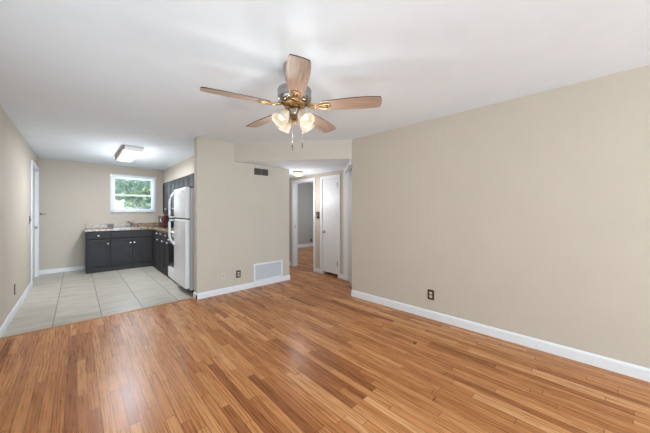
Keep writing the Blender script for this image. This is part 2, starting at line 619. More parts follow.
# ------------------------------------------------------------------ walls
def wall_x(name, x0, x1, y0, y1, holes, m=None, z1=CH, label=None):
    """wall in a plane of constant x; holes = (y0, y1, z0, z1)"""
    bm = nb()
    cur = y0
    for (a_, b_, c_, d_) in sorted(holes):
        if a_ > cur:
            box(bm, x0, x1, cur, a_, 0, z1)
        if c_ > 0:
            box(bm, x0, x1, a_, b_, 0, c_)
        if d_ < z1:
            box(bm, x0, x1, a_, b_, d_, z1)
        cur = b_
    if cur < y1:
        box(bm, x0, x1, cur, y1, 0, z1)
    return struct(name, bm, m or M_WALL, label, 'wall' if label else None)

def wall_y(name, y0, y1, x0, x1, holes, m=None, z1=CH, label=None):
    bm = nb()
    cur = x0
    for (a_, b_, c_, d_) in sorted(holes):
        if a_ > cur:
            box(bm, cur, a_, y0, y1, 0, z1)
        if c_ > 0:
            box(bm, a_, b_, y0, y1, 0, c_)
        if d_ < z1:
            box(bm, a_, b_, y0, y1, d_, z1)
        cur = b_
    if cur < x1:
        box(bm, cur, x1, y0, y1, 0, z1)
    return struct(name, bm, m or M_WALL, label, 'wall' if label else None)

WX0, WX1, WZ0, WZ1 = 0.622, 1.478, 1.345, 2.19
DL0, DL1, DLZ = 6.93, 7.88, 2.15
BD0, BD1, BDZ = 4.345, 5.09, 2.010
CD0, CD1, CDZ = 3.600, 4.065, 2.005
wall_x('wall_left', XL - 0.12, XL, YB - 0.12, YK + 0.12, [(DL0, DL1, 0, DLZ)], label='long beige left wall with the kitchen side door')
wall_y('wall_kitchen', YK, YK + 0.12, XL, 2.12, [(WX0, WX1, WZ0, WZ1)], label='beige kitchen wall with the window')
wall_y('wall_front', YB - 0.12, YB, XL, 3.50, [(-0.2, 2.6, 0.0, 2.08)], label='beige front wall behind the viewer')
wall_x('wall_kitchen_right', XK, 2.12, YV + 0.12, YK, [], label='beige wall behind the refrigerator and range')
wall_y('wall_centre', YV, YV + 0.12, 1.30, 2.99, [], label='beige wall with air return between kitchen and hall')
# right wall (very slightly out of square), hall side and passage end
bm = nb()
prism(bm, [(3.11, 2.66), (3.327, YB), (3.46, YB), (3.23, 2.66)], 0, CH)
struct('wall_right', bm, M_WALL, 'long blank beige right wall of the living room', 'wall')
bm = nb()
box(bm, 3.24, 3.79, 1.78, 1.90, 0, HH)
struct('wall_passage', bm, M_WALL)
bm = nb()
box(bm, 2.87, 2.99, YV + 0.12, 6.0, 0, HH + 0.02)
box(bm, 2.87, XC, 6.0, 6.12, 0, CH)
struct('wall_hall', bm, M_WALL)
wall_x('wall_hall_back', XC, XC + 0.12, 1.7, 7.8, [(BD0, BD1, 0, BDZ), (CD0, CD1, 0, CDZ)], label='beige hall wall holding closet door and bedroom doorway')
bm = nb()
prism(bm, hall_poly, HH + 0.02, CH)
# face skirt that hangs down to the hall ceiling
prism(bm, [(1.88, YV), (3.11, 2.66), (3.115, 2.667), (1.89, YV)], HH, HH + 0.02)
struct('wall_header', bm, M_WALL, 'angled beige header over the hall opening', 'header')
bm = nb()
box(bm, 1.68, XK, YV + 0.12, YK, 2.083, CH)
struct('wall_soffit', bm, M_WALL, 'beige soffit over the kitchen wall cabinets', 'soffit')
# bedroom shell and closet shell
bm = nb()
box(bm, 3.91, 7.2, 7.67, 7.8, 0, CH)
struct('wall_bedroom_back', bm, M_BEDWALL, 'grey bedroom wall seen through the doorway', 'wall')
wall_x('wall_bedroom_right', 7.2, 7.32, 1.7, 7.8, [], M_BEDWALL)
bm = nb()
box(bm, 4.56, 7.2, 4.10, 4.22, 0, CH)
box(bm, 3.91, 4.56, 4.12, 4.22, 0, CH)
struct('wall_bedroom_front', bm, M_BEDWALL)
bm = nb()
box(bm, 4.45, 4.55, 3.2, 4.12, 0, CH)
box(bm, 3.91, 4.45, 3.2, 3.3, 0, CH)
struct('wall_closet', bm, M_DUCT_CLOSET)  # closet shade put into the wall colour, so the door gap reads dark

# ------------------------------------------------------------------ baseboards
def base_run(bm, p, q, side, h=0.09, t=0.015):
    """baseboard from p to q, thickness on the left (side=1) or right (-1) of the direction; eased top"""
    p, q = Vector((p[0], p[1], 0)), Vector((q[0], q[1], 0))
    d = (q - p).normalized()
    n = Vector((-d.y, d.x, 0)) * side
    prof = [(0, 0), (t, 0), (t, h * 0.80), (t * 0.65, h * 0.93), (t * 0.25, h), (0, h)]
    a_ = [bm.verts.new(p + n * u + Vector((0, 0, z))) for u, z in prof]
    b_ = [bm.verts.new(q + n * u + Vector((0, 0, z))) for u, z in prof]
    k = len(prof)
    for i in range(k):
        bm.faces.new([a_[i], a_[(i + 1) % k], b_[(i + 1) % k], b_[i]])
    bm.faces.new(a_); bm.faces.new(list(reversed(b_)))

bm = nb(); base_run(bm, (3.327, YB), (3.11, 2.66), 1, h=0.098); base_run(bm, (3.108, 2.66), (3.23, 2.66), 1)
struct('baseboard_right', bm, M_TRIM, 'white baseboard along the long right wall', 'baseboard')
bm = nb(); base_run(bm, (1.285, YV), (3.0, YV), -1); base_run(bm, (2.99, YV), (2.99, 5.9), -1)
base_run(bm, (1.30, YV + 0.12), (1.30, YV - 0.015), -1)
struct('baseboard_centre', bm, M_TRIM, 'white baseboard under the air return grille wall', 'baseboard')
bm = nb(); base_run(bm, (XL, YB), (XL, DL0 - 0.075), -1)
struct('baseboard_left', bm, M_TRIM, 'white baseboard along the left wall up to the side door', 'baseboard')
bm = nb(); base_run(bm, (XL, YK), (0.138, YK), -1)
struct('baseboard_kitchen', bm, M_TRIM, 'short white baseboard left of the kitchen cabinets', 'baseboard')
bm = nb()
base_run(bm, (XC, 5.15), (XC, 5.95), 1)
base_run(bm, (XC, CD1 + 0.06), (XC, BD0 - 0.06), 1)
base_run(bm, (XC, 3.43), (XC, CD0 - 0.06), 1)
struct('baseboard_hall', bm, M_TRIM, 'white baseboard pieces between the hall doors', 'baseboard')
bm = nb(); base_run(bm, (3.92, 7.67), (7.2, 7.67), -1, h=0.11)
struct('baseboard_bedroom', bm, M_TRIM, 'white baseboard on the grey bedroom wall', 'baseboard')

# ------------------------------------------------------------------ doors and casings
def frame_x(bm, x0, x1, y0, y1, ztop, w, z0=0.0):
    """three-sided casing in a plane of constant x around an opening"""
    box(bm, x0, x1, y0 - w, y0, z0, ztop + w, 0.003)
    box(bm, x0, x1, y1, y1 + w, z0, ztop + w, 0.003)
    box(bm, x0, x1, y0, y1, ztop, ztop + w, 0.003)

# side door in the left wall
d1 = thing('door_1', 'pale side door in the left wall with round knob and deadbolt', 'door', (XL, (DL0 + DL1) / 2, 0), kind='structure')
bm = nb(); frame_x(bm, XL, XL + 0.02, DL0, DL1, DLZ, 0.075)
obj('casing', bm, M_TRIM, d1)
bm = nb()
box(bm, XL - 0.12, XL, DL0, DL0 + 0.015, 0, DLZ); box(bm, XL - 0.12, XL, DL1 - 0.015, DL1, 0, DLZ); box(bm, XL - 0.12, XL, DL0, DL1, DLZ - 0.015, DLZ)
obj('jamb', bm, M_TRIM, d1)
bm = nb()
box(bm, XL - 0.075, XL - 0.03, DL0 + 0.017, DL1 - 0.017, 0.01, DLZ - 0.017)
for (ya, yb) in ((DL0 + 0.13, DL0 + 0.43), (DL1 - 0.43, DL1 - 0.13)):
    for (za, zb) in ((0.22, 0.85), (1.05, 1.62), (1.75, 2.0)):
        fr = 0.02
        box(bm, XL - 0.031, XL - 0.024, ya, yb, za, za + fr); box(bm, XL - 0.031, XL - 0.024, ya, yb, zb - fr, zb)
        box(bm, XL - 0.031, XL - 0.024, ya, ya + fr, za + fr, zb - fr); box(bm, XL - 0.031, XL - 0.024, yb - fr, yb, za + fr, zb - fr)
leaf = obj('door_leaf', bm, M_ENTRY, d1)
def knob_prof(s=1.0):
    return [(0.0, 0.0), (0.030 * s, 0.0), (0.030 * s, 0.006), (0.012 * s, 0.010), (0.011 * s, 0.030 * s), (0.024 * s, 0.038 * s), (0.028 * s, 0.052 * s), (0.020 * s, 0.064 * s), (0.0, 0.067 * s)]
bm = nb(); lathe(bm, knob_prof(1.15), align((XL - 0.03, 7.33, 1.02), (1, 0, 0)))
k = obj('door_knob', bm, M_CHROME, d1); k['label'] = 'round nickel knob'
bm = nb(); lathe(bm, [(0, 0), (0.03, 0), (0.03, 0.01), (0.012, 0.014), (0.012, 0.03), (0, 0.03)], align((XL - 0.03, 7.10, 1.165), (1, 0, 0)))
obj('deadbolt', bm, M_CHROME, d1)

# closet door
d2 = thing('door_2', 'narrow plain white closet door in the hall', 'door', (XC, (CD0 + CD1) / 2, 0), kind='structure')
bm = nb(); frame_x(bm, XC - 0.018, XC, CD0, CD1, CDZ, 0.058)
obj('casing', bm, M_TRIM, d2)
bm = nb()
box(bm, XC, XC + 0.12, CD0, CD0 + 0.01, 0, CDZ); box(bm, XC, XC + 0.12, CD1 - 0.01, CD1, 0, CDZ); box(bm, XC, XC + 0.12, CD0 + 0.01, CD1 - 0.01, CDZ - 0.01, CDZ)
obj('jamb', bm, M_TRIM, d2)
bm = nb(); box(bm, XC + 0.002, XC + 0.037, CD0 + 0.013, CD1 - 0.013, 0.058, CDZ - 0.014, 0.002)
obj('door_leaf', bm, M_DOOR, d2)
bm = nb(); lathe(bm, knob_prof(0.95), align((XC + 0.002, CD1 - 0.065, 0.895), (-1, 0, 0)))
obj('door_knob', bm, M_STEEL, d2)
for z in (0.27, 1.86):
    bm = nb()
    box(bm, XC - 0.006, XC + 0.003, CD0 + 0.002, CD0 + 0.036, z - 0.05, z + 0.05)
    lathe(bm, [(0, -0.052), (0.007, -0.052), (0.007, 0.052), (0, 0.052)], Matrix.Translation((XC - 0.006, CD0 + 0.012, z)), 10)
    obj('hinge', bm, M_STEEL, d2)

# bedroom doorway
d3 = thing('door_3', 'white cased open doorway from the hall to the bedroom', 'doorway', (XC, (BD0 + BD1) / 2, 0), kind='structure')
bm = nb(); frame_x(bm, XC - 0.018, XC, BD0, BD1, BDZ, 0.062)
obj('casing', bm, M_TRIM, d3)
bm = nb()
box(bm, XC, XC + 0.12, BD0, BD0 + 0.012, 0, BDZ); box(bm, XC, XC + 0.12, BD1 - 0.012, BD1, 0, BDZ); box(bm, XC, XC + 0.12, BD0 + 0.012, BD1 - 0.012, BDZ - 0.012, BDZ)
box(bm, XC + 0.05, XC + 0.085, BD1 - 0.024, BD1 - 0.012, 0, BDZ - 0.012)
obj('jamb', bm, M_TRIM, d3)
bm = nb(); box(bm, XC + 0.02, XC + 0.045, BD1 - 0.0145, BD1 - 0.0125, 0.93, 0.99)
obj('strike_plate', bm, M_STEEL, d3)

# cased opening beside the right wall end, running diagonally from the wall end to the hall wall
d4 = thing('door_4', 'white cased opening at the right end of the hall', 'doorway', (XC, 3.36, 0), kind='structure')
bm = nb()
box(bm, XC - 0.045, XC, 3.30, 3.425, 0, HH)
obj('jamb', bm, M_TRIM, d4)
bm = nb()
prism(bm, [(XC - 0.01, 3.425), (3.105, 2.700), (3.165, 2.668), (XC - 0.01, 3.335)], HH - 0.085, HH)
obj('casing', bm, M_TRIM, d4)
bm = nb()
prism(bm, [(XC - 0.05, 3.30), (3.24, 2.70), (3.27, 2.67), (XC - 0.02, 3.27)], 0.01, HH - 0.09)
obj('door_leaf', bm, M_ENTRY, d4)

# ------------------------------------------------------------------ kitchen window
w1 = thing('window_1', 'white double hung kitchen window over the sink looking at trees', 'window', ((WX0 + WX1) / 2, YK, WZ0), kind='structure')
bm = nb()
cw = 0.042
for (a_, b_, c_, d_) in ((WX0 - cw, WX0, WZ0 - cw, WZ1 + cw), (WX1, WX1 + cw, WZ0 - cw, WZ1 + cw), (WX0, WX1, WZ1, WZ1 + cw), (WX0, WX1, WZ0 - cw, WZ0)):
    box(bm, a_, b_, YK - 0.018, YK, c_, d_, 0.002)
obj('window_casing', bm, M_TRIM, w1)
bm = nb()
for (a_, b_, c_, d_) in ((WX0, WX0 + 0.022, WZ0, WZ1), (WX1 - 0.022, WX1, WZ0, WZ1), (WX0 + 0.022, WX1 - 0.022, WZ1 - 0.02, WZ1), (WX0 + 0.022, WX1 - 0.022, WZ0, WZ0 + 0.018)):
    box(bm, a_, b_, YK, YK + 0.12, c_, d_)
obj('window_frame', bm, M_VINYL, w1)
ZM = 1.735
for (z0, z1, yy) in ((WZ0 + 0.019, ZM + 0.02, YK + 0.045), (ZM - 0.02, WZ1 - 0.021, YK + 0.08)):
    bm = nb()
    x0, x1 = WX0 + 0.023, WX1 - 0.023
    s = 0.03
    box(bm, x0, x0 + s, yy, yy + 0.03, z0, z1); box(bm, x1 - s, x1, yy, yy + 0.03, z0, z1)
    box(bm, x0 + s, x1 - s, yy, yy + 0.03, z0, z0 + s); box(bm, x0 + s, x1 - s, yy, yy + 0.03, z1 - s, z1)
    sash = obj('sash', bm, M_VINYL, w1)
    bm = nb(); box(bm, x0 + s, x1 - s, yy + 0.012, yy + 0.016, z0 + s, z1 - s)
    obj('pane', bm, M_GLASS, sash)

# mini blind, lowered with its slats open
bl = thing('window_blind', 'white mini blind with open slats hanging over the kitchen window', 'blind', ((WX0 + WX1) / 2, YK - 0.04, 1.31))
bm = nb(); box(bm, 0.583, 1.517, YK - 0.055, YK - 0.019, 2.165, 2.215, 0.003)
obj('headrail', bm, M_BLIND, bl)
for x in (0.579, 1.521):
    bm = nb(); box(bm, x - 0.007, x + 0.007, YK - 0.058, YK - 0.0185, 2.17, 2.218, 0.001)
    obj('end_bracket', bm, M_STEEL, bl)
bm = nb()
z = 1.345
while z < 2.16:
    Mx = Matrix.Translation((0, YK - 0.036, z)) @ Matrix.Rotation(math.radians(4), 4, 'X')
    box(bm, 0.590, 1.510, -0.0115, 0.0115, -0.0005, 0.0005, M=Mx)
    z += 0.0215
obj('slats', bm, M_BLIND, bl)
bm = nb(); box(bm, 0.588, 1.512, YK - 0.048, YK - 0.026, 1.306, 1.326, 0.002)
obj('bottom_rail', bm, M_BLIND, bl)
for x in (0.72, 1.05, 1.38):
    bm = nb(); tube(bm, [(x, YK - 0.049, 1.32), (x, YK - 0.049, 2.17)], 0.0008, 5)
    obj('ladder_cord', bm, M_BLIND, bl)

# ------------------------------------------------------------------ cabinets
def shaker(bm, plane, a0, a1, z0, z1, face, out, st=0.055, th=0.019, inset=0.009):
    """recessed-panel front. plane 'y': spans x a0..a1 at y=face; plane 'x': spans y a0..a1 at x=face. out = -1 towards the viewer"""
    def bx(a, b, c, d, t0, t1, bv=0.0):
        lo, hi = sorted((face + out * t0, face + out * t1))
        if plane == 'y':
            box(bm, a, b, lo, hi, c, d, bv)
        else:
            box(bm, lo, hi, a, b, c, d, bv)
    bx(a0, a0 + st, z0, z1, 0, th, 0.0015); bx(a1 - st, a1, z0, z1, 0, th, 0.0015)
    bx(a0 + st, a1 - st, z0, z0 + st, 0, th, 0.0015); bx(a0 + st, a1 - st, z1 - st, z1, 0, th, 0.0015)
    bx(a0 + st, a1 - st, z0 + st, z1 - st, 0, th - inset)
    g = 0.008
    bx(a0 + st + 0.016, a1 - st - 0.016, z0 + st + 0.016, z1 - st - 0.016, 0, th - inset + 0.003)

def slab(bm, plane, a0, a1, z0, z1, face, out, th=0.019):
    lo, hi = sorted((face, face + out * th))
    if plane == 'y':
        box(bm, a0, a1, lo, hi, z0, z1, 0.003)
    else:
        box(bm, lo, hi, a0, a1, z0, z1, 0.003)

def cab_knob(plane, a, z, face, out, parent, m=None):
    bm = nb()
    if plane == 'y':
        M_ = align((a, face + out * 0.019, z), (0, out, 0))
    else:
        M_ = align((face + out * 0.019, a, z), (out, 0, 0))
    lathe(bm, [(0, 0), (0.006, 0), (0.006, 0.012), (0.017, 0.018), (0.0185, 0.024), (0.013, 0.030), (0, 0.032)], M_, 16)
    return obj('knob', bm, m or M_KNOB, parent)

CT = 0.895   # cabinet top
FY = 7.50    # front plane of the back run
FX = 1.335   # front plane of the right run
G = 0.003
# left unit
c1 = thing('base_cabinet', 'charcoal base cabinet at the left end with one drawer over one door', 'cabinet', (0.34, 7.79, 0), 'charcoal kitchen base cabinets')
bm = nb(); box(bm, 0.14, 0.54, FY, YK - 0.004, 0.0, CT)
obj('body', bm, M_CAB, c1)
bm = nb(); box(bm, 0.134, 0.541, FY - 0.010, FY, 0.0, 0.095, 0.002)
obj('plinth', bm, M_CAB, c1)
bm = nb(); slab(bm, 'y', 0.155, 0.530, 0.735, 0.872, FY, -1)
dr = obj('drawer', bm, M_CAB, c1); cab_knob('y', 0.338, 0.795, FY, -1, dr)
bm = nb(); shaker(bm, 'y', 0.155, 0.530, 0.130, 0.705, FY, -1)
dd = obj('door', bm, M_CAB, c1); cab_knob('y', 0.498, 0.615, FY, -1, dd)
# sink unit
c2 = thing('base_cabinet', 'charcoal sink base cabinet with two doors under a blank panel', 'cabinet', (0.94, 7.79, 0), 'charcoal kitchen base cabinets')
bm = nb(); box(bm, 0.54 + G, 1.33, FY, FY + 0.05, 0.0, CT); box(bm, 0.54 + G, 1.33, FY + 0.05, YK - 0.02, 0.0, 0.62)
obj('body', bm, M_CAB, c2)
bm = nb(); box(bm, 0.5415, 1.33, FY - 0.010, FY, 0.0, 0.095, 0.002)
obj('plinth', bm, M_CAB, c2)
bm = nb(); slab(bm, 'y', 0.552, 1.312, 0.735, 0.872, FY, -1)
obj('false_drawer_front', bm, M_CAB, c2)
for (a0, a1, kx) in ((0.552, 0.929, 0.897), (0.935, 1.312, 0.971)):
    bm = nb(); shaker(bm, 'y', a0, a1, 0.130, 0.705, FY, -1)
    dd = obj('door', bm, M_CAB, c2); cab_knob('y', kx, 0.607, FY, -1, dd)
# right run
cc = thing('base_cabinet', 'dark blind corner cabinet filler where the two counter runs meet', 'cabinet', (1.66, 7.6, 0), 'charcoal kitchen base cabinets')
bm = nb(); box(bm, FX, XK - 0.02, 7.065, YK - 0.02, 0.0, CT)
obj('body', bm, M_CAB, cc)
right_units = [(6.705, 7.06, 6.86, 6.80, 'narrow charcoal base cabinet nearest the kitchen corner, right run'),
               (6.285, 6.70, 6.50, 6.34, 'charcoal base cabinet in the middle of the right run'),
               (5.865, 6.28, 6.07, 5.93, 'charcoal base cabinet beside the range, right run')]
for (y0, y1, yk, yd, lab) in right_units:
    c = thing('base_cabinet', lab, 'cabinet', (1.66, (y0 + y1) / 2, 0), 'charcoal kitchen base cabinets')
    bm = nb(); box(bm, FX, XK - 0.004, y0, y1, 0.0, CT)
    obj('body', bm, M_CAB, c)
    bm = nb(); box(bm, FX - 0.010, FX, y0 + 0.001, y1 - 0.001, 0.0, 0.095, 0.002)
    obj('plinth', bm, M_CAB, c)
    bm = nb(); slab(bm, 'x', y0 + 0.012, y1 - 0.012, 0.775, 0.872, FX, -1)
    dr = obj('drawer', bm, M_CAB, c); cab_knob('x', yk, 0.833, FX, -1, dr)
    bm = nb(); shaker(bm, 'x', y0 + 0.012, y1 - 0.012, 0.130, 0.750, FX, -1)
    dd = obj('door', bm, M_CAB, c); cab_knob('x', yd, 0.695, FX, -1, dd)

# countertop (L), with backsplash
ct = thing('countertop', 'speckled brown granite L-shaped countertop on the charcoal cabinets', 'countertop', (1.0, 7.8, CT))
T0, T1 = CT + 0.001, 0.935
SX0, SX1, SY0, SY1 = 0.62, 1.22, 7.59, 7.93   # sink cut-out
bm = nb()
box(bm, 0.118, SX0, FY - 0.03, YK, T0, T1); box(bm, SX1, FX - 0.03, FY - 0.03, YK, T0, T1)
box(bm, SX0, SX1, FY - 0.03, SY0, T0, T1); box(bm, SX0, SX1, SY1, YK, T0, T1)
box(bm, FX - 0.03, XK, 5.862, YK, T0, T1)
obj('slab', bm, M_GRANITE, ct)
bm = nb(); box(bm, 0.118, XK, YK - 0.02, YK, T1, T1 + 0.10); box(bm, XK - 0.02, XK, 5.862, YK - 0.02, T1, T1 + 0.10)
obj('backsplash', bm, M_GRANITE, ct)
# sink
sk = thing('sink', 'stainless drop-in kitchen sink under the window', 'sink', (0.92, 7.78, 0.75))
bm = nb()
e = 0.012
for (a_, b_, c_, d_) in ((SX0 - e, SX1 + e, SY0 - e, SY0), (SX0 - e, SX1 + e, SY1, SY1 + e), (SX0 - e, SX0, SY0, SY1), (SX1, SX1 + e, SY0, SY1)):
    box(bm, a_, b_, c_, d_, T1 + 0.0005, T1 + 0.004)
obj('rim', bm, M_STEEL, sk)
bm = nb()
box(bm, SX0, SX1, SY0, SY0 + 0.004, 0.76, T1); box(bm, SX0, SX1, SY1 - 0.004, SY1, 0.76, T1)
box(bm, SX0, SX0 + 0.004, SY0, SY1, 0.76, T1); box(bm, SX1 - 0.004, SX1, SY0, SY1, 0.76, T1); box(bm, SX0, SX1, SY0, SY1, 0.752, 0.76)
obj('basin', bm, M_STEEL, sk)
# faucet
fc = thing('faucet', 'single lever nickel faucet behind the kitchen sink', 'faucet', (1.0, 8.01, T1))
bm = nb(); lathe(bm, [(0, 0), (0.045, 0), (0.045, 0.008), (0.026, 0.014), (0.024, 0.075), (0.018, 0.09), (0, 0.092)], Matrix.Translation((1.0, 8.01, T1 + 0.001)), 20)
obj('base', bm, M_STEEL, fc)
bm = nb(); tube(bm, [(0.995, 8.0, T1 + 0.05), (0.95, 7.93, T1 + 0.12), (0.90, 7.85, T1 + 0.155), (0.875, 7.81, T1 + 0.145), (0.868, 7.80, T1 + 0.115)], [0.017, 0.015, 0.014, 0.014, 0.013], 12)
obj('spout', bm, M_STEEL, fc)
bm = nb(); tube(bm, [(1.0, 8.01, T1 + 0.085), (1.01, 8.012, T1 + 0.12), (1.03, 8.0, T1 + 0.175)], [0.013, 0.010, 0.008], 10)
obj('lever', bm, M_STEEL, fc)

# wall cabinets
UX = 1.68
up_units = [(7.255, 8.03, 1.27, 2, 'tall charcoal wall cabinet nearest the kitchen window'),
            (6.56, 7.25, 1.27, 2, 'tall charcoal wall cabinet, second from the kitchen window'),
            (5.87, 6.555, 1.27, 2, 'tall charcoal wall cabinet, third from the kitchen window'),
            (5.20, 5.865, 1.55, 2, 'short charcoal wall cabinet over the range'),
            (4.28, 5.195, 1.76, 2, 'short charcoal wall cabinet over the refrigerator')]
for (y0, y1, z0, nd, lab) in up_units:
    c = thing('wall_cabinet', lab, 'cabinet', (1.85, (y0 + y1) / 2, z0), 'charcoal kitchen wall cabinets')
    bm = nb(); box(bm, UX, XK, y0, y1, z0, 2.082)
    obj('body', bm, M_CABIN, c)
    w = (y1 - y0) / nd
    for i in range(nd):
        bm = nb(); shaker(bm, 'x', y0 + i * w + 0.008, y0 + (i + 1) * w - 0.008, z0 + 0.01, 2.055, UX, -1, st=0.05)
        dd = obj('door', bm, M_CAB, c)
        ky = y0 + w + (0.045 if i else -0.045)
        cab_knob('x', ky, z0 + 0.12, UX, -1, dd, M_BRONZE if z0 > 1.5 else M_STEEL)

# ------------------------------------------------------------------ refrigerator
FRX, FRY0, FRY1 = 1.235, 4.475, 5.16
fr = thing('refrigerator', 'tall white top-freezer refrigerator with curved handles', 'refrigerator', (1.6, 4.82, 0))
bm = nb(); box(bm, 1.308, 1.93, FRY0 + 0.002, FRY1 - 0.005, 0.06, 1.69, 0.006)
obj('body', bm, M_FRIDGE, fr)
bm = nb(); box(bm, 1.303, 1.308, FRY0 + 0.008, FRY1 - 0.008, 0.08, 1.69)
obj('gasket', bm, M_GASKET, fr)
bm = nb(); box(bm, FRX, 1.303, FRY0, FRY1, 1.205, 1.702, 0.014)
fz = obj('freezer_door', bm, M_FRIDGE, fr)
bm = nb(); box(bm, FRX, 1.303, FRY0, FRY1, 0.095, 1.187, 0.014)
fd = obj('refrigerator_door', bm, M_FRIDGE, fr)
def bow(z0, z1, flip):
    HY = FRY1 - 0.045
    pts = []
    n = 12
    for i in range(n + 1):
        t = i / n
        z = z0 + (z1 - z0) * t
        # starts at the seam end standing off, curves into the door at the far end
        d = 0.072 * (1 - max(0, (t - 0.60) / 0.40) ** 2.0)
        pts.append((FRX - d, HY + 0.02, z))
    pts = [(FRX + 0.004, HY + 0.02, z0)] + pts
    pts.append((FRX + 0.006, HY + 0.02, z1 + (z1 - z0) * 0.02))
    return pts
bm = nb(); tube(bm, bow(1.222, 1.645, 1), 0.017, 10)
obj('handle', bm, M_FRIDGE, fz)
bm = nb(); tube(bm, bow(1.170, 0.745, 0), 0.019, 10)
obj('handle', bm, M_FRIDGE, fd)
bm = nb(); lathe(bm, [(0, 0), (0.016, 0), (0.016, 0.003), (0, 0.004)], align((FRX, 4.62, 1.635), (-1, 0, 0)), 20)
bd = obj('badge', bm, M_BADGE, fz)
bm = nb(); box(bm, 1.285, 1.345, FRY0 + 0.02, FRY0 + 0.09, 1.700, 1.718, 0.004)
obj('hinge_cover', bm, M_BADGE, fr)
bm = nb(); box(bm, 1.33, 1.90, FRY0 + 0.03, FRY1 - 0.03, 0.03, 0.062)
obj('kick_grille', bm, M_BLKPL, fr)
for (x, y) in ((1.36, FRY0 + 0.05), (1.36, FRY1 - 0.05), (1.86, FRY0 + 0.05), (1.86, FRY1 - 0.05)):
    bm = nb(); lathe(bm, [(0, -0.015), (0.028, -0.015), (0.028, 0.015), (0, 0.015)], align((x, y, 0.029), (0, 1, 0)), 16)
    obj('roller', bm, M_BLKPL, fr)

# ------------------------------------------------------------------ range
rg = thing('range', 'white kitchen range with black oven door behind the refrigerator', 'stove', (1.66, 5.53, 0))
R0, R1 = 5.215, 5.853
bm = nb(); box(bm, 1.36, 1.99, R0, R1, 0.03, 0.905, 0.003)
obj('body', bm, M_FRIDGE, rg)
bm = nb(); box(bm, 1.315, 1.99, R0, R1, 0.906, 0.928, 0.004)
obj('cooktop', bm, M_FRIDGE, rg)
bm = nb(); box(bm, 1.322, 1.359, R0 + 0.003, R1 - 0.003, 0.265, 0.82, 0.004)
od = obj('oven_door', bm, M_BLACK, rg)
bm = nb(); tube(bm, [(1.322, R0 + 0.06, 0.77), (1.285, R0 + 0.06, 0.77), (1.285, R1 - 0.06, 0.77), (1.322, R1 - 0.06, 0.77)], 0.010, 8)
obj('handle', bm, M_FRIDGE, od)
bm = nb(); box(bm, 1.30, 1.359, R0 + 0.003, R1 - 0.003, 0.045, 0.250, 0.006)
obj('storage_drawer', bm, M_FRIDGE, rg)
bm = nb(); box(bm, 1.93, 1.99, R0, R1, 0.929, 1.10, 0.005)
obj('control_panel', bm, M_FRIDGE, rg)
for i in range(4):
    bm = nb(); lathe(bm, [(0, 0), (0.02, 0), (0.017, 0.02), (0, 0.02)], align((1.93, R0 + 0.1 + i * 0.146, 1.02), (-1, 0, 0)), 14)
    obj('knob', bm, M_BLKPL, rg)
for (x, y, r) in ((1.48, R0 + 0.17, 0.09), (1.48, R1 - 0.17, 0.075), (1.78, R0 + 0.17, 0.075), (1.78, R1 - 0.17, 0.09)):
    bm = nb()
    for q in (0.35, 0.68, 1.0):
        tube(bm, [(x + r * q * math.cos(2 * PI * j / 20), y + r * q * math.sin(2 * PI * j / 20), 0.936) for j in range(21)], 0.006, 6)
    obj('burner', bm, M_BLKPL, rg)
for (x, y) in ((1.40, R0 + 0.04), (1.40, R1 - 0.04), (1.95, R0 + 0.04), (1.95, R1 - 0.04)):
    bm = nb(); lathe(bm, [(0, 0), (0.015, 0), (0.015, 0.03), (0, 0.03)], Matrix.Translation((x, y, 0.0005)), 10)
    obj('foot', bm, M_BLKPL, rg)

# ------------------------------------------------------------------ toaster oven / microwave in the corner
mw = thing('microwave', 'black and red countertop microwave in the kitchen corner', 'microwave', (1.68, 7.47, T1))
bm = nb(); box(bm, 1.548, 1.90, 7.20, 7.74, T1 + 0.012, 1.222, 0.006)
obj('body', bm, M_BLACK, mw)
bm = nb(); box(bm, 1.505, 1.547, 7.195, 7.745, T1 + 0.012, 1.224, 0.006)
obj('front_frame', bm, M_RED, mw)
bm = nb(); box(bm, 1.497, 1.505, 7.34, 7.72, T1 + 0.04, 1.197, 0.003)
md = obj('door', bm, M_BLACK, mw)
bm = nb(); box(bm, 1.494, 1.497, 7.40, 7.69, T1 + 0.07, 1.167)
obj('door_glass', bm, M_DARKGLASS, md)
bm = nb(); tube(bm, [(1.497, 7.365, T1 + 0.07), (1.480, 7.365, T1 + 0.07), (1.480, 7.365, 1.167), (1.497, 7.365, 1.167)], 0.006, 8)
obj('handle', bm, M_CHROME, md)
bm = nb(); box(bm, 1.499, 1.505, 7.215, 7.325, T1 + 0.04, 1.197, 0.002)
obj('control_panel', bm, M_BLKPL, mw)
for (x, y) in ((1.55, 7.24), (1.55, 7.70), (1.86, 7.24), (1.86, 7.70)):
    bm = nb(); lathe(bm, [(0, 0), (0.012, 0), (0.012, 0.013), (0, 0.013)], Matrix.Translation((x, y, T1 + 0.0003)), 10)
    obj('foot', bm, M_BLKPL, mw)

# ------------------------------------------------------------------ kitchen ceiling light
kl = thing('ceiling_light', 'long rectangular lit kitchen ceiling light with brown end trim', 'ceiling light', (0.715, 6.1, 2.35))
kx0, kx1, ky0, ky1 = 0.585, 0.845, 5.50, 6.78
bm = nb(); box(bm, kx0 - 0.01, kx1 + 0.01, ky0, ky1, 2.415, CH - 0.0005)
obj('mounting_plate', bm, M_GRILLE, kl)
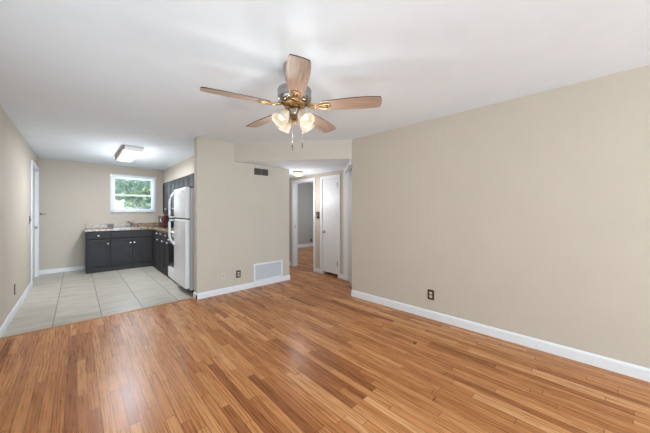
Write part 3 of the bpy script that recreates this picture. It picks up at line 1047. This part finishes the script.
# wraparound lens: half-rounded section extruded in y
bm = nb()
sec = []
for i in range(13):
    t = PI * i / 12
    cx_, cz_ = math.cos(t), math.sin(t)
    sec.append(((kx0 + kx1) / 2 - math.copysign(abs(cx_) ** 0.45, cx_) * 0.13, 2.415 - (abs(cz_) ** 0.55) * 0.062))
A_ = [bm.verts.new((x, ky0 + 0.02, z)) for x, z in sec]
B_ = [bm.verts.new((x, ky1 - 0.02, z)) for x, z in sec]
for i in range(12):
    bm.faces.new([A_[i], A_[i + 1], B_[i + 1], B_[i]]).smooth = True
bm.faces.new([A_[0], B_[0], B_[12], A_[12]])
bm.faces.new(A_); bm.faces.new(list(reversed(B_)))
obj('lens', bm, M_LENS, kl)
for (ya, yb) in ((ky0, ky0 + 0.02), (ky1 - 0.02, ky1)):
    bm = nb()
    A_ = [bm.verts.new((x, ya, z)) for x, z in sec]
    B_ = [bm.verts.new((x, yb, z)) for x, z in sec]
    for i in range(13):
        j = (i + 1) % 13
        bm.faces.new([A_[i], A_[j], B_[j], B_[i]])
    bm.faces.new(A_); bm.faces.new(list(reversed(B_)))
    obj('end_cap', bm, M_LENSEND, kl)
bm = nb()
box(bm, kx0 - 0.022, kx0 - 0.004, ky0 - 0.004, ky1 + 0.004, 2.362, CH - 0.0005, 0.004)
st = obj('side_trim', bm, M_FIXWOOD, kl); st['label'] = 'brown wood side trim'

ld = bpy.data.lights.new('tube_light', 'AREA'); ld.shape = 'RECTANGLE'; ld.size = 0.22; ld.size_y = 1.15; ld.energy = 33; ld.specular_factor = 0.35; ld.color = (0.90, 0.94, 1.0); ld.spread = PI
lo = bpy.data.objects.new('tube_light', ld); COL.objects.link(lo); lo.parent = kl; lo.location = (0, 0.04, -0.003)
for yy in (-0.42, 0.04, 0.5):
    ld = bpy.data.lights.new('tube_glow', 'POINT'); ld.energy = 5.5; ld.color = (0.90, 0.94, 1.0); ld.shadow_soft_size = 0.1; ld.specular_factor = 0.2
    lo = bpy.data.objects.new('tube_glow', ld); COL.objects.link(lo); lo.parent = kl; lo.location = (0, yy, -0.34)

# ------------------------------------------------------------------ hall and bedroom dome lights
def dome(name, lab, x, y, zc, r, m):
    t = thing(name, lab, 'ceiling light', (x, y, zc - 0.1))
    bm = nb(); lathe(bm, [(0, 0), (r * 0.86, 0), (r * 0.9, -0.012), (r * 0.80, -0.026), (0, -0.026)], Matrix.Translation((x, y, zc - 0.0005)), 32)
    obj('base', bm, M_BRASS, t)
    bm = nb()
    lathe(bm, [(0, -0.026), (r * 0.93, -0.026), (r, -0.036), (r * 0.94, -0.055), (r * 0.72, -0.078), (r * 0.4, -0.093), (0, -0.098)], Matrix.Translation((x, y, zc - 0.0008)), 32)
    obj('glass_dome', bm, m, t)
    bm = nb(); lathe(bm, [(0, 0), (0.01, 0), (0.008, -0.015), (0, -0.018)], Matrix.Translation((x, y, zc - 0.098)), 12)
    obj('finial', bm, M_BRASS, t)
    return t
hl = dome('ceiling_light', 'small warm round dome light on the hall ceiling', 3.30, 4.28, HH, 0.115, M_DOME)
ld = bpy.data.lights.new('hall_bulb', 'POINT'); ld.energy = 10.0; ld.color = (0.95, 0.97, 1.0); ld.shadow_soft_size = 0.1
lo = bpy.data.objects.new('hall_bulb', ld); COL.objects.link(lo); lo.parent = hl; lo.location = (0, 0, -0.42)
dome('ceiling_light', 'bright dome light on the bedroom ceiling seen through the doorway', 5.60, 6.46, CH, 0.15, M_DOME2)

# ------------------------------------------------------------------ ceiling fan
FX_, FY_ = 1.227, 1.635
BZ = 2.12
fan = thing('ceiling_fan', 'five blade brown ceiling fan with four lit tulip shades', 'ceiling fan', (FX_, FY_, 1.8))
TF = Matrix.Translation((FX_, FY_, 0))
bm = nb(); lathe(bm, [(0, CH - 0.0005), (0.085, CH - 0.0005), (0.088, CH - 0.02), (0.075, CH - 0.08), (0.06, 2.26), (0, 2.26)], TF, 40)
obj('canopy', bm, M_PEWTER, fan)
bm = nb(); lathe(bm, [(0, 2.262), (0.118, 2.258), (0.130, 2.250), (0.133, 2.243), (0.130, 2.235), (0.131, 2.19), (0.126, 2.165), (0.105, 2.150), (0, 2.148)], TF, 48)
obj('motor_housing', bm, M_PEWTER, fan)
bm = nb(); lathe(bm, [(0, 2.1475), (0.088, 2.1475), (0.092, 2.140), (0.086, 2.128), (0.070, 2.114), (0.05, 2.105), (0, 2.105)], TF, 48)
hubring = obj('flywheel_ring', bm, M_BRASS, fan)
bm = nb()
lathe(bm, [(0, 2.1045), (0.040, 2.1045), (0.058, 2.095), (0.066, 2.075), (0.060, 2.052), (0.042, 2.038), (0.030, 2.030), (0.026, 2.018), (0, 2.016)], TF, 40)
obj('light_kit_body', bm, M_PEWTER, fan)
bm = nb(); lathe(bm, [(0, 2.0155), (0.017, 2.015), (0.022, 2.004), (0.016, 1.99), (0.007, 1.982), (0, 1.980)], TF, 24)
obj('finial', bm, M_BRASS, fan)

def blade_outline():
    pts = []
    L0, L1 = 0.195, 0.660
    def hw(t):   # half width along the blade, 0..1
        return 0.046 + 0.024 * math.sin(min(1, t / 0.72) * PI / 2) - 0.010 * max(0, (t - 0.72) / 0.28) ** 1.5
    n = 18
    up = [(L0 + (L1 - L0) * i / n, hw(i / n)) for i in range(n + 1)]
    # root rounding
    up[0] = (L0, 0.030)
    up.insert(1, (L0 + 0.006, 0.041))
    # tip corners rounded
    x1, y1 = up.pop()
    for a_ in (0, 25, 50, 75, 90):
        r = 0.016
        up.append((x1 - r + r * math.sin(math.radians(a_)), y1 - r + r * math.cos(math.radians(a_))))
    up.append((x1 + 0.004, 0.02))
    return up + [(x, -y) for x, y in reversed(up)]
OUT = blade_outline()
blade_me = None
azs = [164.0, 234.8, 306.9, 18.8 + 1.5, 92.0 + 1.0]
azs = [163.6 + 72 * i for i in range(5)]
for i, az in enumerate(azs):
    A = math.radians(az)
    P = Matrix.Rotation(math.radians(-12), 4, 'X')
    R = Matrix.Translation((0, 0, BZ - 1.8)) @ Matrix.Rotation(A, 4, 'Z')
    if i == 0:
        bm = nb()
        fs = prism(bm, OUT, -0.0035, 0.0035, mi=0)
        for f in fs[2:]:
            f.material_index = 1
        bmesh.ops.recalc_face_normals(bm, faces=bm.faces[:])
        me = bpy.data.meshes.new('blade')
        bm.to_mesh(me); bm.free()
        me.materials.append(M_BLADE); me.materials.append(M_BLADEEDGE)
        blade_me = me
        # bracket: arm from hub + open leaf plate under the blade
        bm = nb()
        tube(bm, [(0.085, 0, 0.012), (0.12, 0, 0.004), (0.155, 0, -0.006), (0.19, 0, -0.010)], [0.012, 0.011, 0.010, 0.009], 8)
        loop = []
        for j in range(21):
            t = 2 * PI * j / 20
            loop.append((0.232 + 0.048 * math.cos(t), (0.026 + 0.006 * math.cos(t)) * math.sin(t), -0.009))
        tube(bm, loop, 0.0065, 8)
        tube(bm, [(0.19, 0, -0.010), (0.235, 0, -0.0085), (0.278, 0, -0.0085)], 0.006, 8)
        tube(bm, [(0.10, 0.012, 0.006), (0.13, 0.030, 0.0), (0.16, 0.022, -0.006), (0.188, 0.004, -0.009)], 0.0055, 8)
        tube(bm, [(0.10, -0.012, 0.006), (0.13, -0.030, 0.0), (0.16, -0.022, -0.006), (0.188, -0.004, -0.009)], 0.0055, 8)
        bmesh.ops.recalc_face_normals(bm, faces=bm.faces[:])
        me2 = bpy.data.meshes.new('blade_bracket')
        bm.to_mesh(me2); bm.free()
        me2.materials.append(M_BRASS)
        # screws
        bm = nb()
        lathe(bm, [(0, -0.016), (0.005, -0.015), (0.006, -0.009), (0, -0.009)], None, 10)
        me3 = bpy.data.meshes.new('screw')
        bm.to_mesh(me3); bm.free()
        me3.materials.append(M_BRONZE)
    o = bpy.data.objects.new('blade', blade_me); COL.objects.link(o); o.parent = fan
    o.matrix_local = R @ P
    br = bpy.data.objects.new('blade_bracket', me2); COL.objects.link(br); br.parent = o
    for (sx, sy) in ((0.218, 0.0), (0.262, 0.012), (0.262, -0.012)):
        s3 = bpy.data.objects.new('screw', me3); COL.objects.link(s3); s3.parent = o; s3.location = (sx, sy, 0)

# four tulip shades pointing outward and down; azimuths are 45 degrees off the camera's sight line
sight = math.atan2(FY_, FX_)
for i in range(4):
    A = sight + math.radians(39 + 90 * i)
    d = Vector((math.cos(A), math.sin(A), 0))
    root = Vector((FX_, FY_, 2.066)) + d * 0.040
    axis = (d * 0.66 + Vector((0, 0, -0.75))).normalized()
    neck = root + d * 0.030 + Vector((0, 0, 0.004))
    bm = nb()
    tube(bm, [Vector((FX_, FY_, 2.074)) + d * 0.04, Vector((FX_, FY_, 2.080)) + d * 0.062, neck], [0.008, 0.008, 0.009], 8)
    lathe(bm, [(0, -0.008), (0.020, -0.006), (0.025, 0.004), (0.026, 0.016), (0.0, 0.016)], align(neck, axis), 20)
    arm = obj('lamp_arm', bm, M_BRASS, fan)
    prof = [(0.023, 0.010), (0.030, 0.018), (0.041, 0.034), (0.050, 0.056), (0.054, 0.080), (0.053, 0.098), (0.056, 0.110), (0.061, 0.120)]
    inner = [(r - 0.0025, z) for r, z in reversed(prof)]
    bm = nb(); lathe(bm, prof + inner, align(neck, axis), 32)
    sh = obj('lamp_shade', bm, M_SHADE, fan)
    bm = nb()
    lathe(bm, [(0, 0.100), (0.010, 0.0985), (0.020, 0.090), (0.0245, 0.076), (0.021, 0.060), (0.013, 0.042), (0.012, 0.018), (0, 0.018)], align(neck, axis), 20)
    obj('bulb', bm, M_BULB, sh)
    ld = bpy.data.lights.new('fan_bulb', 'POINT'); ld.energy = 2.3; ld.color = (0.98, 0.95, 0.90); ld.shadow_soft_size = 0.04
    lo = bpy.data.objects.new('fan_bulb', ld); COL.objects.link(lo); lo.parent = fan; lo.location = neck + axis * 0.30 - Vector((FX_, FY_, 1.8))
# pull chains
for (lat, dep, zb) in ((-0.014, -0.03, 1.775), (0.060, 0.005, 1.800)):
    rx, ry = math.cos(YAW), -math.sin(YAW)
    cx_, cy_ = FX_ + lat * rx - dep * ry * -1, FY_ + lat * ry + dep * rx
    cx_, cy_ = FX_ + lat * rx + dep * math.sin(YAW), FY_ + lat * ry + dep * math.cos(YAW)
    bm = nb(); tube(bm, [(cx_, cy_, 2.05), (cx_, cy_, zb + 0.045)], 0.0011, 5)
    ch = obj('pull_chain', bm, M_CHROME, fan)
    bm = nb(); lathe(bm, [(0, 0), (0.0045, 0.003), (0.0055, 0.012), (0.0045, 0.038), (0.002, 0.045), (0, 0.046)], Matrix.Translation((cx_, cy_, zb)), 12)
    obj('pull_fob', bm, M_BRONZE, ch)

# ------------------------------------------------------------------ grilles
vt = thing('supply_vent', 'small white framed dark air supply vent high on the wall', 'vent', (2.377, YV, 1.94))
vx0, vx1, vz0, vz1 = 2.238, 2.516, 1.962, 2.078
bm = nb()
for (a_, b_, c_, d_) in ((vx0 - 0.022, vx0, vz0 - 0.02, vz1 + 0.02), (vx1, vx1 + 0.022, vz0 - 0.02, vz1 + 0.02), (vx0, vx1, vz1, vz1 + 0.02), (vx0, vx1, vz0 - 0.02, vz0)):
    box(bm, a_, b_, YV - 0.008, YV - 0.0002, c_, d_, 0.002)
obj('frame', bm, M_ALMOND, vt)
bm = nb(); box(bm, vx0, vx1, YV - 0.0015, YV - 0.0003, vz0, vz1)
obj('backing', bm, M_DUCT_CLOSET, vt)
bm = nb()
for i in range(9):
    z = vz0 + 0.010 + i * 0.0122
    box(bm, vx0, vx1, -0.003, 0.003, -0.001, 0.001, M=Matrix.Translation((0, YV - 0.0048, z)) @ Matrix.Rotation(math.radians(35), 4, 'X'))
box(bm, (vx0 + vx1) / 2 - 0.004, (vx0 + vx1) / 2 + 0.004, YV - 0.008, YV - 0.0016, vz0, vz1)
obj('louvers', bm, M_VENTSLAT, vt)

rt = thing('return_grille', 'large white louvered air return grille just above the baseboard', 'vent', (2.54, YV, 0.095))
gx0, gx1, gz0, gz1 = 2.26, 2.80, 0.118, 0.375
bm = nb()
for (a_, b_, c_, d_) in ((gx0 - 0.03, gx0, gz0 - 0.025, gz1 + 0.028), (gx1, gx1 + 0.03, gz0 - 0.025, gz1 + 0.028), (gx0, gx1, gz1, gz1 + 0.028), (gx0, gx1, gz0 - 0.025, gz0)):
    box(bm, a_, b_, YV - 0.012, YV - 0.0002, c_, d_, 0.003)
obj('frame', bm, M_TRIM, rt)
bm = nb(); box(bm, gx0, gx1, YV - 0.0015, YV - 0.0003, gz0, gz1)
obj('backing', bm, M_VENTSLAT, rt)
bm = nb()
n = 20
for i in range(n):
    z = gz0 + (i + 0.5) * (gz1 - gz0) / n
    box(bm, gx0, gx1, -0.0062, 0.0062, -0.0008, 0.0008, M=Matrix.Translation((0, YV - 0.0062, z)) @ Matrix.Rotation(math.radians(52), 4, 'X'))
obj('louvers', bm, M_GRILLE, rt)

# ------------------------------------------------------------------ outlets, switch, thermostat
def duplex(lab, centre, n, right, plate_m=M_BROWN, face_m=M_IVORY, w=0.074, h=0.118, horizontal=False):
    """outlet with plate; n = wall normal, right = horizontal direction in the wall"""
    c = Vector(centre); n = Vector(n).normalized(); r = Vector(right).normalized()
    u = Vector((0, 0, 1))
    if horizontal:
        r, u = u, r
    t = thing('outlet', lab, 'outlet', c - Vector((0, 0, 0.05)), group=None)
    def M_(du, dz):
        m3 = Matrix(((r.x, u.x, n.x, 0), (r.y, u.y, n.y, 0), (r.z, u.z, n.z, 0), (0, 0, 0, 1)))
        return Matrix.Translation(c + r * du + u * dz) @ m3
    bm = nb(); box(bm, -w / 2, w / 2, -h / 2, h / 2, 0.0003, 0.006, 0.002, M=M_(0, 0))
    obj('plate', bm, plate_m, t)
    for s in (-1, 1):
        bm = nb(); box(bm, -0.0165, 0.0165, -0.0145, 0.0145, 0.006, 0.0085, 0.001, M=M_(0, s * 0.0215))
        rc = obj('receptacle', bm, face_m, t)
        bm = nb()
        box(bm, -0.0075, -0.0055, -0.003, 0.006, 0.0085, 0.0088, M=M_(0, s * 0.0215)); box(bm, 0.0055, 0.0075, -0.003, 0.005, 0.0085, 0.0088, M=M_(0, s * 0.0215))
        obj('slots', bm, M_BLKPL, rc)
    bm = nb(); lathe(bm, [(0, 0.006), (0.003, 0.006), (0.003, 0.0072), (0, 0.0072)], M_(0, 0), 10)
    obj('screw', bm, M_CHROME, t)
    return t
rn = Vector((-1, -0.0306, 0)).normalized()
ry_ = 1.425
duplex('brown plated outlet with two pale sockets low on the right wall', (3.11 + (2.66 - ry_) * 0.0306, ry_, 0.293), rn, (0.0306, -1, 0), w=0.078, h=0.122)
duplex('brown plated outlet low on the wall left of the air return grille', (1.951, YV, 0.276), (0, -1, 0), (1, 0, 0), w=0.078, h=0.122)
duplex('narrow brown outlet low on the left wall before the side door', (XL, 5.22, 0.305), (1, 0, 0), (0, 1, 0), w=0.076, h=0.13)
duplex('small brown horizontal outlet in the granite backsplash', (0.585, YK - 0.02, 0.985), (0, -1, 0), (1, 0, 0), face_m=M_BRONZE, horizontal=True)

cx = thing('cable_plate', 'small beige blank plate with one screw left of the brown outlet', 'wall plate', (1.69, YV, 0.22))
bm = nb(); box(bm, 1.655, 1.727, YV - 0.006, YV - 0.0003, 0.222, 0.338, 0.002)
obj('plate', bm, M_ALMOND, cx)
bm = nb(); lathe(bm, [(0, 0), (0.0055, 0), (0.0055, 0.008), (0.002, 0.008), (0.002, 0.002), (0, 0.002)], align((1.691, YV - 0.006, 0.280), (0, -1, 0)), 12)
obj('coax_jack', bm, M_BRONZE, cx)

sw = thing('light_switch', 'brown light switch plate beside the left wall door', 'switch', (XL, 6.72, 1.10))
bm = nb(); box(bm, XL + 0.0003, XL + 0.007, 6.66, 6.76, 1.11, 1.24, 0.002)
obj('plate', bm, M_BROWN, sw)
bm = nb(); box(bm, XL + 0.007, XL + 0.018, 6.705, 6.717, 1.165, 1.19, 0.002)
obj('toggle', bm, M_BROWN, sw)

hk = thing('coat_hook', 'thin dark metal hook beside the left wall door casing', 'hook', (-0.53, YK, 1.25))
bm = nb(); box(bm, -0.565, -0.535, YK - 0.006, YK - 0.0003, 1.255, 1.285, 0.002)
obj('plate', bm, M_BRONZE, hk)
bm = nb(); tube(bm, [(-0.55, YK - 0.006, 1.27), (-0.545, YK - 0.03, 1.268), (-0.49, YK - 0.045, 1.268), (-0.475, YK - 0.045, 1.276)], 0.006, 8)
obj('arm', bm, M_BRONZE, hk)

th = thing('thermostat', 'small dark framed thermostat between closet door and bedroom doorway', 'thermostat', (XC, 4.20, 1.15))
bm = nb(); box(bm, XC - 0.022, XC - 0.0003, 4.155, 4.245, 1.175, 1.315, 0.006)
obj('case', bm, M_BRONZE, th)
bm = nb(); box(bm, XC - 0.025, XC - 0.022, 4.170, 4.230, 1.20, 1.29, 0.001)
fp = obj('face', bm, M_STEEL, th)

bo = thing('outlet', 'tiny dark outlet low on the grey bedroom wall', 'outlet', (6.56, 7.67, 0.2))
bm = nb(); box(bm, 6.53, 6.60, 7.664, 7.6697, 0.18, 0.29, 0.002)
obj('plate', bm, M_BROWN, bo)

# ------------------------------------------------------------------ sliding glass door (behind the viewer)
w2 = thing('door_5', 'wide sliding glass door behind the viewer', 'door', (1.2, YB, 0.0), kind='structure')
bm = nb()
for (a_, b_, c_, d_) in ((-0.2, -0.15, 0.0, 2.08), (2.55, 2.6, 0.0, 2.08), (-0.15, 2.55, 2.03, 2.08), (-0.15, 2.55, 0.0, 0.05), (1.175, 1.225, 0.05, 2.03)):
    box(bm, a_, b_, YB - 0.10, YB - 0.03, c_, d_)
obj('door_frame', bm, M_VINYL, w2)

# ------------------------------------------------------------------ outside the kitchen window
bm = nb(); box(bm, -14, 18, YK + 0.12, 34, -0.45, -0.35)
struct('ground', bm, M_SOIL, 'lawn outside the kitchen window', 'lawn')
def tree(lab, x, y, zc, rx, rz, m, nleaf, seed):
    rnd = random.Random(seed)
    t = thing('tree', lab, 'tree', (x, y, -0.35), 'trees outside the kitchen window')
    bm = nb(); tube(bm, [(x, y, -0.35), (x + 0.05, y, zc * 0.4), (x, y + 0.05, zc)], [0.11, 0.08, 0.04], 8)
    for q in range(5):
        a_ = rnd.uniform(0, 2 * PI)
        tube(bm, [(x, y, zc * 0.5), (x + math.cos(a_) * rx * 0.4, y + math.sin(a_) * rx * 0.4, zc * 0.8), (x + math.cos(a_) * rx * 0.75, y + math.sin(a_) * rx * 0.75, zc + rz * 0.3)], [0.04, 0.03, 0.012], 6)
    obj('trunk', bm, M_BARK, t)
    bm = nb()
    for i in range(nleaf):
        while True:
            p = Vector((rnd.uniform(-1, 1), rnd.uniform(-1, 1), rnd.uniform(-1, 1)))
            if 0.25 < p.length < 1:
                break
        k_ = 1 + 0.18 * math.sin(5 * p.x + seed) * math.cos(4 * p.z)
        c = Vector((x + p.x * rx * k_, y + p.y * rx * k_, zc + p.z * rz * k_))
        d = Vector((rnd.gauss(0, 1), rnd.gauss(0, 1), rnd.gauss(0, 1))).normalized()
        e_ = d.cross(Vector((rnd.gauss(0, 1), rnd.gauss(0, 1), rnd.gauss(0, 1)))).normalized()
        s_ = rnd.uniform(0.05, 0.11)
        v = [bm.verts.new(c + d * s_), bm.verts.new(c + e_ * s_ * 0.45 + d * 0.01), bm.verts.new(c - d * s_), bm.verts.new(c - e_ * s_ * 0.45)]
        bm.faces.new(v)
    me_o = obj('foliage', bm, m, t)
tree('mid green leafy tree in the lower half of the kitchen window', 2.0, 12.3, 1.25, 1.0, 1.05, M_LEAF[0], 7000, 3)
tree('olive green shrub at the lower left of the kitchen window', 0.75, 10.4, 0.95, 0.55, 0.75, M_LEAF[2], 3000, 5)
tree('blue green tree rising behind the nearest tree beyond the kitchen window', 1.8, 16.6, 2.7, 1.9, 1.7, M_LEAF[1], 8000, 9)
tree('pale leafy tree farthest back beyond the kitchen window', 2.6, 21.8, 2.6, 2.5, 2.2, M_LEAF[1], 6000, 12)
